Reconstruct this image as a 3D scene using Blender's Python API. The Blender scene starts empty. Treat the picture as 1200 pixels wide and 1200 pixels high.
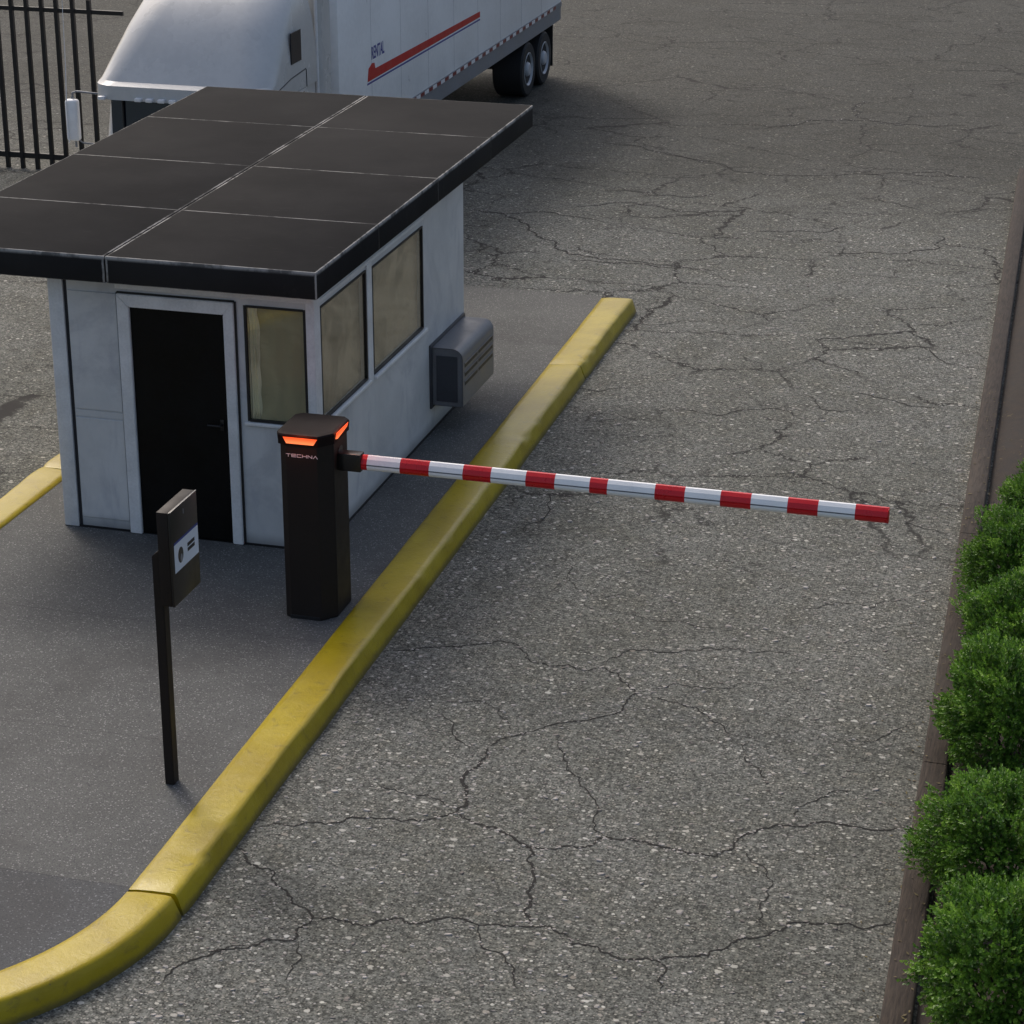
import bpy, bmesh, math, random
from mathutils import Vector, Matrix, noise
R = math.radians
random.seed(7)
S = bpy.context.scene
COL = S.collection

# ------------------------------------------------------------------ camera
cam = bpy.data.cameras.new('camera'); co = bpy.data.objects.new('camera', cam); COL.objects.link(co)
co.location = (6.601, -17.581, 7.775)
co.rotation_euler = (math.pi/2 - 0.377, 0, 0.272)
cam.sensor_width = 36; cam.lens = 83.58; cam.clip_end = 2000
S.camera = co
# ------------------------------------------------------------------ light
SUN_DIR = Vector((-1.55, 1.75, 2.4)).normalized()      # towards the sun: behind left
elev = math.asin(SUN_DIR.z); az = math.atan2(SUN_DIR.x, SUN_DIR.y)
w = bpy.data.worlds.new('World'); S.world = w; w.use_nodes = True
nt = w.node_tree; bg = nt.nodes['Background']
sky = nt.nodes.new('ShaderNodeTexSky'); sky.sky_type = 'NISHITA'; sky.sun_disc = False
sky.sun_elevation = elev; sky.sun_rotation = az; sky.air_density = 1.0; sky.dust_density = 5.0; sky.ozone_density = 0.7
nt.links.new(sky.outputs[0], bg.inputs[0]); bg.inputs[1].default_value = 0.138
sun = bpy.data.lights.new('sun', 'SUN'); sun.energy = 1.02; sun.angle = R(11); sun.color = (1, .96, .91)
so = bpy.data.objects.new('sun', sun); COL.objects.link(so)
so.rotation_euler = SUN_DIR.to_track_quat('Z', 'Y').to_euler()
S.view_settings.view_transform = 'Standard'; S.view_settings.look = 'None'
S.view_settings.exposure = 0.16; S.view_settings.gamma = 1

# ------------------------------------------------------------------ material helpers
class NT:
    def __init__(s, name):
        s.m = bpy.data.materials.new(name); s.m.use_nodes = True
        s.t = s.m.node_tree; s.b = s.t.nodes['Principled BSDF']
        s.co = s.t.nodes.new('ShaderNodeTexCoord').outputs['Object']
    def n(s, typ, **kw):
        x = s.t.nodes.new(typ)
        for k, v in kw.items(): setattr(x, k, v)
        return x
    def put(s, sock, v):
        if isinstance(v, bpy.types.NodeSocket): s.t.links.new(v, sock)
        elif isinstance(v, (tuple, list)) and len(v) == 3 and sock.type == 'RGBA': sock.default_value = (*v, 1)
        else: sock.default_value = v
    def math(s, op, a, b=0.0, c=None, clamp=False):
        x = s.n('ShaderNodeMath', operation=op); x.use_clamp = clamp
        s.put(x.inputs[0], a); s.put(x.inputs[1], b)
        if c is not None: s.put(x.inputs[2], c)
        return x.outputs[0]
    def ramp(s, v, lo, hi, a=0.0, b=1.0):
        x = s.n('ShaderNodeMapRange', interpolation_type='SMOOTHSTEP')
        s.put(x.inputs[0], v)
        x.inputs[1].default_value = lo; x.inputs[2].default_value = hi
        x.inputs[3].default_value = a; x.inputs[4].default_value = b
        return x.outputs[0]
    def noise(s, scale, det=4, rough=.55, co=None, dist=0):
        x = s.n('ShaderNodeTexNoise'); s.put(x.inputs['Vector'], co or s.co)
        x.inputs['Scale'].default_value = scale; x.inputs['Detail'].default_value = det
        x.inputs['Roughness'].default_value = rough; x.inputs['Distortion'].default_value = dist
        return x
    def vor(s, scale, feat='F1', co=None, rnd=1):
        x = s.n('ShaderNodeTexVoronoi', feature=feat); s.put(x.inputs['Vector'], co or s.co)
        x.inputs['Scale'].default_value = scale; x.inputs['Randomness'].default_value = rnd
        return x
    def mix(s, f, a, b, mode='MIX'):
        x = s.n('ShaderNodeMix', data_type='RGBA', blend_type=mode); x.clamp_factor = True
        s.put(x.inputs[0], f); s.put(x.inputs[6], a); s.put(x.inputs[7], b)
        return x.outputs[2]
    def mapping(s, scale=(1, 1, 1), rot=(0, 0, 0), loc=(0, 0, 0)):
        x = s.n('ShaderNodeMapping'); s.put(x.inputs[0], s.co)
        x.inputs['Scale'].default_value = scale; x.inputs['Rotation'].default_value = rot; x.inputs['Location'].default_value = loc
        return x.outputs[0]
    def xyz(s, v=None):
        x = s.n('ShaderNodeSeparateXYZ'); s.put(x.inputs[0], v or s.co); return x.outputs
    def bump(s, h, strength=.3, dist=.01):
        x = s.n('ShaderNodeBump'); s.put(x.inputs['Height'], h)
        x.inputs['Strength'].default_value = strength; x.inputs['Distance'].default_value = dist
        s.t.links.new(x.outputs[0], s.b.inputs['Normal']); return x
    def set(s, **kw):
        names = dict(col='Base Color', rough='Roughness', metal='Metallic', spec='Specular IOR Level', trans='Transmission Weight', alpha='Alpha', em='Emission Color', es='Emission Strength', coat='Coat Weight', ior='IOR')
        for k, v in kw.items(): s.put(s.b.inputs[names[k]], v)
        return s.m

def paint(name, col, rough=.5, var=.12, metal=0, scale=3, grime=None, bump=0.0, spec=.5):
    t = NT(name)
    n = t.noise(scale, 6, .6); n2 = t.noise(scale*14, 3, .6)
    f = t.math('MULTIPLY_ADD', n2.outputs[0], .35, t.math('MULTIPLY', n.outputs[0], .65))
    c0 = tuple(c*(1-var) for c in col); c1 = tuple(min(1, c*(1+var)) for c in col)
    c = t.mix(t.ramp(f, .35, .65), c0, c1)
    if grime:
        g = t.noise(scale*.8, 8, .7, dist=.6)
        c = t.mix(t.ramp(g.outputs[0], .52, .75, 0, .55), c, grime)
    t.set(col=c, rough=t.ramp(n.outputs[0], .3, .7, max(.05, rough-.08), min(1, rough+.08)), metal=metal, spec=spec)
    if bump: t.bump(n2.outputs[0], bump, .003)
    return t.m

def asphalt_mat():
    t = NT('old_asphalt')
    wob = t.noise(9, 3).outputs[1]
    cw = t.n('ShaderNodeVectorMath', operation='MULTIPLY_ADD'); t.put(cw.inputs[0], wob); cw.inputs[1].default_value = (.05, .05, 0); t.put(cw.inputs[2], t.co)
    base_n = t.noise(.5, 5, .6); mid = t.noise(4, 5, .65); fine = t.noise(42, 5, .75, t.mapping((.9, 1, 1)))
    c = t.mix(t.ramp(fine.outputs[0], .38, .64), (.046, .048, .043), (.205, .210, .188))
    # fine, medium, large stones with uneven outlines
    sw = t.math('MULTIPLY', t.math('SUBTRACT', t.noise(38, 3, .6).outputs[0], .5), .42)
    def irr(v): return t.math('ADD', v.outputs['Distance'], sw)
    v1 = t.vor(56, co=t.mapping((.9, 1, 1))); r1 = t.xyz(v1.outputs['Color'])
    m1 = t.math('MULTIPLY', t.ramp(r1[0], .6, .72), t.ramp(v1.outputs['Distance'], .30, .48, 1, 0))
    c = t.mix(t.math('MULTIPLY', m1, .7), c, t.mix(r1[1], (.24, .225, .19), (.48, .46, .41)))
    d1 = t.math('MULTIPLY', t.ramp(r1[0], .32, .2), t.ramp(v1.outputs['Distance'], .35, .5, 1, 0))
    c = t.mix(t.math('MULTIPLY', d1, .8), c, (.018, .018, .017))
    v2 = t.vor(27, co=t.mapping((.8, 1, 1), (0, 0, .15), (3, 1, 0))); r2 = t.xyz(v2.outputs['Color'])
    wear = t.ramp(mid.outputs[0], .40, .58, .15, 1)
    m2 = t.math('MULTIPLY', t.math('MULTIPLY', t.ramp(r2[0], .68, .76), t.ramp(irr(v2), .24, .34, 1, 0)), wear)
    c = t.mix(t.math('MULTIPLY', m2, .9), c, t.mix(r2[1], (.27, .265, .23), (.74, .73, .67)))
    v3 = t.vor(13, co=t.mapping((.8, 1, 1), (0, 0, -.12), (0, 7, 0))); r3 = t.xyz(v3.outputs['Color'])
    m3 = t.math('MULTIPLY', t.ramp(r3[0], .85, .9), t.ramp(irr(v3), .20, .27, 1, 0))
    c = t.mix(t.math('MULTIPLY', m3, .8), c, t.mix(r3[1], (.28, .25, .21), (.66, .65, .60)))
    # broad tone, brownish worn patches and painted far shade
    c = t.mix(t.ramp(base_n.outputs[0], .35, .65), c, (.82, .82, .79), 'MULTIPLY')
    pat = t.noise(1.7, 6, .7, t.mapping(loc=(5, 9, 0)))
    c = t.mix(t.ramp(pat.outputs[0], .5, .72, 0, .6), c, (.66, .66, .63), 'MULTIPLY')
    far_shade = t.math('ADD', t.xyz()[1], t.math('MULTIPLY', t.noise(.16, 4, .6, t.mapping((1, 2, 1))).outputs[0], 7))
    c = t.mix(t.ramp(far_shade, 13, 21), c, (.43, .425, .41), 'MULTIPLY')  # distant asphalt darkened in the colour, standing in for shadow cast there
    c = t.mix(t.ramp(mid.outputs[0], .42, .7, 0, .5), c, (.86, .83, .76), 'MULTIPLY')
    # hairline net cracks
    cr = t.n('ShaderNodeVectorMath', operation='MULTIPLY_ADD'); t.put(cr.inputs[0], t.noise(3.2, 6, .7).outputs[1]); cr.inputs[1].default_value = (.55, .55, 0); t.put(cr.inputs[2], t.co)
    cs_ = t.n('ShaderNodeVectorMath', operation='MULTIPLY'); t.put(cs_.inputs[0], cr.outputs[0]); cs_.inputs[1].default_value = (.8, 1.25, 1)
    ve = t.vor(.72, 'DISTANCE_TO_EDGE', co=cs_.outputs[0])
    gate = t.ramp(t.noise(.45, 3, .5, t.mapping(loc=(11, 3, 0))).outputs[0], .42, .50)
    line = t.math('MULTIPLY', t.ramp(ve.outputs[0], .005, .015, 1, 0), gate)
    gate = t.math('MULTIPLY', gate, t.ramp(t.xyz()[1], 0, 3.0))
    line = t.math('MULTIPLY', line, gate)
    v9 = t.vor(1.6, 'DISTANCE_TO_EDGE', co=cs_.outputs[0])
    g9 = t.ramp(t.noise(.7, 4, .6, t.mapping(loc=(1, 8, 0))).outputs[0], .50, .58)
    line = t.math('MAXIMUM', line, t.math('MULTIPLY', t.math('MULTIPLY', t.ramp(v9.outputs[0], .005, .016, .8, 0), g9), t.ramp(t.xyz()[1], -2, 2)))
    halo = t.math('MULTIPLY', t.ramp(ve.outputs[0], .0, .02, .25, 0), gate)
    c = t.mix(halo, c, (.05, .045, .04)); c = t.mix(t.math('MULTIPLY', line, 1.0), c, (.012, .011, .01))
    h = t.math('ADD', t.math('MULTIPLY', fine.outputs[0], .6), t.math('MULTIPLY', m2, .5))
    h = t.math('ADD', h, t.math('MULTIPLY', m3, .6)); h = t.math('SUBTRACT', h, line)
    t.bump(h, .55, .006)
    return t.set(col=c, rough=.86, spec=.3)

def concrete_mat():
    t = NT('dark_concrete')
    x, y, z = t.xyz()
    n = t.noise(1.3, 6, .65); f = t.noise(95, 4, .8); v = t.vor(110); r = t.xyz(v.outputs['Color'])
    c = t.mix(t.ramp(n.outputs[0], .3, .7), (.062, .064, .061), (.095, .097, .092))
    c = t.mix(t.ramp(f.outputs[0], .38, .62, 0, .75), c, (.14, .142, .134))
    c = t.mix(t.ramp(r[0], .8, .84, 0, .55), c, (.045, .045, .05))
    c = t.mix(t.ramp(r[0], .07, .04, 0, .6), c, (.34, .33, .32))
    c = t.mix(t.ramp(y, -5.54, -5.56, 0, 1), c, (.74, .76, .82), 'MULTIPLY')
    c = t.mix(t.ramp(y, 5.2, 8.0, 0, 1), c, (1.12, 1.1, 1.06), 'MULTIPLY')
    wob = t.math('MULTIPLY', t.math('SUBTRACT', t.noise(5, 3).outputs[0], .5), .03)
    yy = t.math('ADD', y, wob); g = None
    for k in (-5.56, -3.6, -1.72, 2.2, 6.2):
        d = t.math('ABSOLUTE', t.math('SUBTRACT', yy, k)); l = t.ramp(d, .002, .008, 1, 0)
        g = l if g is None else t.math('MAXIMUM', g, l)
    c = t.mix(t.math('MULTIPLY', g, .4), c, (.03, .03, .03))
    st = t.noise(.9, 5, .6, t.mapping(loc=(4, 2, 0)))
    c = t.mix(t.ramp(st.outputs[0], .5, .66, 0, .35), c, (.05, .048, .047))
    t.bump(t.math('SUBTRACT', f.outputs[0], g), .35, .003)
    return t.set(col=c, rough=.8, spec=.3)

def kerb_mat():
    t = NT('yellow_kerb_paint')
    n = t.noise(1.6, 5, .6); f = t.noise(25, 5, .7); s = t.noise(7, 7, .75, dist=.8)
    c = t.mix(t.ramp(n.outputs[0], .3, .7), (.33, .24, .004), (.44, .335, .009))
    c = t.mix(t.ramp(s.outputs[0], .54, .70, 0, .6), c, (.17, .125, .025))
    c = t.mix(t.ramp(f.outputs[0], .66, .74, 0, .75), c, (.12, .1, .05))
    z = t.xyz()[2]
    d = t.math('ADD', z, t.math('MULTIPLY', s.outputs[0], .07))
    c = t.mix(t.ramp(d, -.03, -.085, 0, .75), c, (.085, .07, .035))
    t.bump(t.math('ADD', f.outputs[0], t.math('MULTIPLY', s.outputs[0], 2)), .3, .006)
    return t.set(col=c, rough=.33, spec=.35)

def roof_mat():
    t = NT('dark_roof_sheet')
    x, y, z = t.xyz()
    n = t.noise(.7, 5, .6); sc = t.noise(4, 6, .7, t.mapping((1, 6, 1)))
    c = t.mix(t.ramp(n.outputs[0], .3, .7), (.021, .0205, .0205), (.031, .030, .0295))
    c = t.mix(t.ramp(sc.outputs[0], .6, .75, 0, .5), c, (.06, .057, .054))
    wob = t.math('MULTIPLY', t.math('SUBTRACT', t.noise(16, 3).outputs[0], .5), .012)
    def ln(ax, k, wd):
        d = t.math('ABSOLUTE', t.math('SUBTRACT', t.math('ADD', ax, wob), k))
        return t.ramp(d, wd*.45, wd, 1, 0)
    br = t.ramp(t.noise(2.4, 5, .7, t.mapping(loc=(2, 5, 1))).outputs[0], .4, .6, .12, .85)
    g = None
    for k in (1.33, 3.06, 4.82):
        l = t.math('MULTIPLY', ln(y, k, .011), br); g = l if g is None else t.math('MAXIMUM', g, l)
    for k in (-1.728, -1.694): g = t.math('MAXIMUM', g, t.math('MULTIPLY', ln(x, k, .012), br))
    b2 = t.ramp(t.noise(5, 4, .7).outputs[0], .38, .55, .35, 1)
    top = t.ramp(z, 2.50, 2.53)
    for ax, k in ((x, .134), (x, -3.56), (y, -.25), (y, 6.43)):
        g = t.math('MAXIMUM', g, t.math('MULTIPLY', t.math('MULTIPLY', ln(ax, k, .017), b2), top))
    corner = t.math('MULTIPLY', ln(x, .134, .016), ln(y, -.25, .016)); g = t.math('MAXIMUM', g, corner)
    low = t.math('MULTIPLY', t.math('MULTIPLY', ln(z, 2.31, .010), br), .5); g = t.math('MAXIMUM', g, low)
    c = t.mix(g, c, (.36, .35, .33))
    t.bump(sc.outputs[0], .15, .004)
    return t.set(col=c, rough=.9, spec=.05)

def wall_mat():
    t = NT('grey_wall_paint')
    n = t.noise(1.5, 6, .62); st = t.noise(2.2, 7, .7, t.mapping((2.2, 2.2, .55)), .5); f = t.noise(60, 3)
    c = t.mix(t.ramp(n.outputs[0], .3, .7), (.56, .565, .56), (.68, .68, .67))
    c = t.mix(t.ramp(t.noise(.9, 7, .7, t.mapping(loc=(3, 3, 6)), .7).outputs[0], .5, .66, 0, .5), c, (.40, .41, .43))
    c = t.mix(t.ramp(st.outputs[0], .52, .74, 0, .5), c, (.40, .41, .45))
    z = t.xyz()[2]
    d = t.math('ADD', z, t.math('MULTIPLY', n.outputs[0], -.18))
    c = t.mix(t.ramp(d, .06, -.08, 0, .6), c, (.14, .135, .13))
    t.bump(t.math('ADD', f.outputs[0], t.math('MULTIPLY', st.outputs[0], 3)), .12, .004)
    return t.set(col=c, rough=.5, spec=.45)

def glass_mat(name, tint, refl=.12):
    t = NT(name)
    t.t.nodes.remove(t.b)
    out = t.t.nodes['Material Output']
    tr = t.n('ShaderNodeBsdfTransparent'); tr.inputs[0].default_value = (*tint, 1)
    gl = t.n('ShaderNodeBsdfGlossy'); gl.inputs['Roughness'].default_value = .06
    bp = t.n('ShaderNodeBump'); bp.inputs['Strength'].default_value = .02; bp.inputs['Distance'].default_value = .05
    t.put(bp.inputs['Height'], t.noise(1.6, 3).outputs[0]); t.put(gl.inputs['Normal'], bp.outputs[0])
    fr = t.n('ShaderNodeLayerWeight'); fr.inputs[0].default_value = .5
    mx = t.n('ShaderNodeMixShader'); t.put(mx.inputs[0], t.math('ADD', t.math('MULTIPLY', t.math('POWER', fr.outputs['Facing'], 4), .8), refl, clamp=True))
    t.put(mx.inputs[1], tr.outputs[0]); t.put(mx.inputs[2], gl.outputs[0]); t.put(out.inputs[0], mx.outputs[0])
    return t.m

def blind_mat(name, a, b, d=(1, 1, 1)):
    t = NT(name)
    n = t.noise(1.1, 4, .5, dist=1.2); s = t.noise(5, 6, .7, t.mapping((1, 1, 3)))
    c = t.mix(t.ramp(n.outputs[0], .4, .6), a, b)
    c = t.mix(t.ramp(s.outputs[0], .55, .75, 0, .4), c, tuple(k*.55 for k in a))
    t.bump(s.outputs[0], .4, .02)
    return t.set(col=c, rough=.85)

def wood_mat():
    t = NT('weathered_timber')
    n = t.noise(9, 7, .7, t.mapping((6, .5, 4))); m = t.noise(2, 5)
    c = t.mix(t.ramp(n.outputs[0], .3, .7), (.018, .012, .008), (.062, .044, .031))
    c = t.mix(t.ramp(m.outputs[0], .45, .7, 0, .5), c, (.05, .04, .032))
    t.bump(n.outputs[0], .6, .01)
    return t.set(col=c, rough=.85)

def leaf_mat():
    t = NT('boxwood_leaf')
    at = t.n('ShaderNodeAttribute', attribute_name='tone'); f = at.outputs['Fac']
    c = t.mix(f, (.045, .12, .016), (.21, .40, .045))
    c = t.mix(t.ramp(f, .8, 1.0, 0, .7), c, (.34, .52, .09))
    t.set(col=c, rough=.42, spec=.45)
    tl = t.n('ShaderNodeBsdfTranslucent'); t.put(tl.inputs[0], c)
    mx = t.n('ShaderNodeMixShader'); mx.inputs[0].default_value = .28
    t.put(mx.inputs[1], t.b.outputs[0]); t.put(mx.inputs[2], tl.outputs[0]); t.put(t.t.nodes['Material Output'].inputs[0], mx.outputs[0])
    return t.m

def chip_mat():
    t = NT('stone_chip')
    at = t.n('ShaderNodeAttribute', attribute_name='tone')
    c = t.mix(at.outputs['Fac'], (.12, .105, .09), (.46, .43, .39))
    return t.set(col=c, rough=.8)

def litter_mat():
    t = NT('dry_leaf')
    at = t.n('ShaderNodeAttribute', attribute_name='tone')
    c = t.mix(at.outputs['Fac'], (.06, .04, .02), (.16, .13, .05))
    return t.set(col=c, rough=.8)

def emit_mat():
    t = NT('orange_led'); 
    c = t.mix(t.ramp(t.xyz()[2], 1.49, 1.54), (1, .27, .09), (1, .10, .02))
    return t.set(col=(.3, .05, .02), em=c, es=1.0, rough=.4)

M = dict(
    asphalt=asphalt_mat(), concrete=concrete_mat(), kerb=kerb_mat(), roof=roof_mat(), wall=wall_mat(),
    crack=paint('crack_dirt', (.013, .012, .010), .95, .4, scale=20),
    trim=paint('light_trim_paint', (.72, .72, .715), .42, .1, scale=3.5, grime=(.5, .51, .53)),
    sill=paint('pale_sill_paint', (.78, .78, .76), .38, .06, scale=4),
    gasket=paint('black_gasket', (.009, .009, .01), .5, .2),
    groove=paint('shadow_gap', (.02, .02, .024), .8, .2),
    door=paint('black_door', (.005, .0048, .0045), .45, .3, scale=2, spec=.15),
    ac=paint('ac_casing', (.165, .165, .172), .42, .12, scale=3, grime=(.07, .07, .08)),
    acdark=paint('ac_flange', (.045, .047, .055), .5, .15),
    body=paint('black_powder_coat', (.020, .0150, .0128), .55, .08, scale=3, spec=.22),
    cap=paint('cap_glow_coat', (.011, .0065, .006), .6, .08, scale=3, spec=.12),  # darker, redder than the body: glow of the strips painted into the colour
    blackp=paint('black_plastic', (.012, .011, .011), .35, .1),
    edge=paint('bare_metal_edge', (.35, .34, .33), .35, .1, metal=.4),
    white=paint('arm_white', (.90, .90, .88), .35, .04, scale=5),
    red=paint('arm_red', (.62, .006, .012), .32, .08, scale=5),
    logo=paint('white_lettering', (.8, .8, .8), .4, .02),
    led=emit_mat(),
    label=paint('white_label', (.62, .66, .72), .45, .03), blue=paint('label_blue', (.03, .05, .22), .45, .03),
    truck=paint('truck_silver_white', (.53, .53, .52), .28, .06, scale=1, grime=(.4, .4, .4)),
    trailer=paint('trailer_white', (.87, .87, .87), .35, .05, scale=1, grime=(.8, .8, .8)),
    lens=paint('marker_lens', (.75, .75, .76), .25, .03),
    tglass=paint('dark_cab_glass', (.006, .009, .018), .08, .1),
    rail=paint('trailer_rail', (.20, .21, .23), .4, .12),
    decalred=paint('decal_red', (.50, .005, .008), .4, .06), decalblue=paint('decal_blue', (.03, .04, .26), .4, .06),
    darkred=paint('reflector_red', (.17, .01, .015), .35, .05),
    tyre=paint('tyre_rubber', (.014, .014, .015), .75, .2), rim=paint('wheel_rim', (.42, .43, .45), .35, .1),
    chassis=paint('chassis_black', (.012, .012, .012), .6, .2), iron=paint('black_iron', (.009, .008, .008), .5, .25),
    chrome=paint('chrome', (.6, .6, .62), .2, .05, metal=.9),
    wood=wood_mat(), soil=paint('mulch_soil', (.032, .024, .018), .95, .5, scale=9, bump=1.0), leaf=leaf_mat(), twig=paint('twig_bark', (.05, .036, .022), .8, .3, scale=9),
    chip=chip_mat(), litter=litter_mat(), glass=glass_mat('window_glass', (.97, .96, .90), .06),
    blind_front=blind_mat('olive_blind', (.36, .34, .23), (.46, .44, .31)),
    blind_side=blind_mat('beige_blind', (.36, .29, .20), (.66, .53, .40)),
    curtain=blind_mat('pale_curtain', (.85, .83, .68), (.65, .63, .5)),
    inner=paint('inner_wall', (.12, .115, .10), .8, .1),
)

# ------------------------------------------------------------------ mesh helpers
def link(name, bm, mats, parent=None, smooth=None):
    if not isinstance(mats, (list, tuple)): mats = [mats]
    me = bpy.data.meshes.new(name)
    bmesh.ops.recalc_face_normals(bm, faces=bm.faces)
    if smooth is not None:
        for f in bm.faces: f.smooth = True
        for e in bm.edges:
            if len(e.link_faces) == 2 and e.calc_face_angle(0) > R(smooth): e.smooth = False
    bm.to_mesh(me); bm.free()
    for m in mats: me.materials.append(M[m] if isinstance(m, str) else m)
    o = bpy.data.objects.new(name, me); COL.objects.link(o)
    if parent: o.parent = parent; o.matrix_parent_inverse = Matrix.Identity(4); 
    return o
PARENT_OFF = {}
def part(name, bm, mats, parent, smooth=None):
    """bm is in world coordinates; the part keeps its place under the parent"""
    o = link(name, bm, mats, None, smooth); o.parent = parent
    top = Vector((0, 0, 0)); p = parent
    while p: top += p.location; p = p.parent
    if top.length:
        o.data.transform(Matrix.Translation(-top))
    return o
def thing(name, label, cat, loc=(0, 0, 0), group=None):
    o = bpy.data.objects.new(name, None); COL.objects.link(o); o.location = loc; o.empty_display_size = .2
    o['label'] = label; o['category'] = cat
    if group: o['group'] = group
    return o
def structure(o): o['kind'] = 'structure'; return o
def box(bm, x0, x1, y0, y1, z0, z1, bev=0, seg=2, mi=0):
    vs = [bm.verts.new((x, y, z)) for x in (x0, x1) for y in (y0, y1) for z in (z0, z1)]
    F = []
    for q in ((0, 1, 3, 2), (4, 6, 7, 5), (0, 4, 5, 1), (2, 3, 7, 6), (0, 2, 6, 4), (1, 5, 7, 3)):
        f = bm.faces.new([vs[i] for i in q]); f.material_index = mi; F.append(f)
    if bev:
        es = set(e for f in F for e in f.edges)
        r = bmesh.ops.bevel(bm, geom=list(es), offset=bev, segments=seg, affect='EDGES', profile=.5)
        for f in r['faces']: f.material_index = mi
    return bm
def nbox(*a, **k): return box(bmesh.new(), *a, **k)
def tube(bm, pts, r, n=10, mi=0):
    pts = [Vector(p) for p in pts]; rings = []
    for i, p in enumerate(pts):
        d = (pts[min(i+1, len(pts)-1)] - pts[max(i-1, 0)]).normalized()
        a = d.orthogonal().normalized() if abs(d.z) > .9 else d.cross(Vector((0, 0, 1))).normalized(); b = d.cross(a)
        rr = r[i] if isinstance(r, (list, tuple)) else r
        rings.append([bm.verts.new(p + (a*math.cos(2*math.pi*k/n) + b*math.sin(2*math.pi*k/n))*rr) for k in range(n)])
    for A, B in zip(rings, rings[1:]):
        for k in range(n): bm.faces.new((A[k], A[(k+1) % n], B[(k+1) % n], B[k])).material_index = mi
    bm.faces.new(rings[0]).material_index = mi; bm.faces.new(rings[-1]).material_index = mi
    return bm
def lathe_x(bm, cx, cy, cz, prof, n=36, sx=1):
    """prof: list of (x offset, radius)"""
    rings = [[bm.verts.new((cx+px*sx, cy+r*math.cos(2*math.pi*k/n), cz+r*math.sin(2*math.pi*k/n))) for k in range(n)] for px, r in prof]
    for A, B in zip(rings, rings[1:]):
        for k in range(n): bm.faces.new((A[k], A[(k+1) % n], B[(k+1) % n], B[k]))
    bm.faces.new(rings[0]); bm.faces.new(rings[-1])
    return bm
def prism(bm, poly, axis, a, b, mi=0):
    """poly: 2D outline; axis: 'x','y','z' extrusion from a to b"""
    def P(u, v, t): return {'x': (t, u, v), 'y': (u, t, v), 'z': (u, v, t)}[axis]
    A = [bm.verts.new(P(u, v, a)) for u, v in poly]; B = [bm.verts.new(P(u, v, b)) for u, v in poly]
    n = len(poly)
    for k in range(n): bm.faces.new((A[k], A[(k+1) % n], B[(k+1) % n], B[k])).material_index = mi
    for L in (A, B):
        f = bm.faces.new(L); f.material_index = mi
    return bm
def lerp(a, b, t): return a+(b-a)*t

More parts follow.
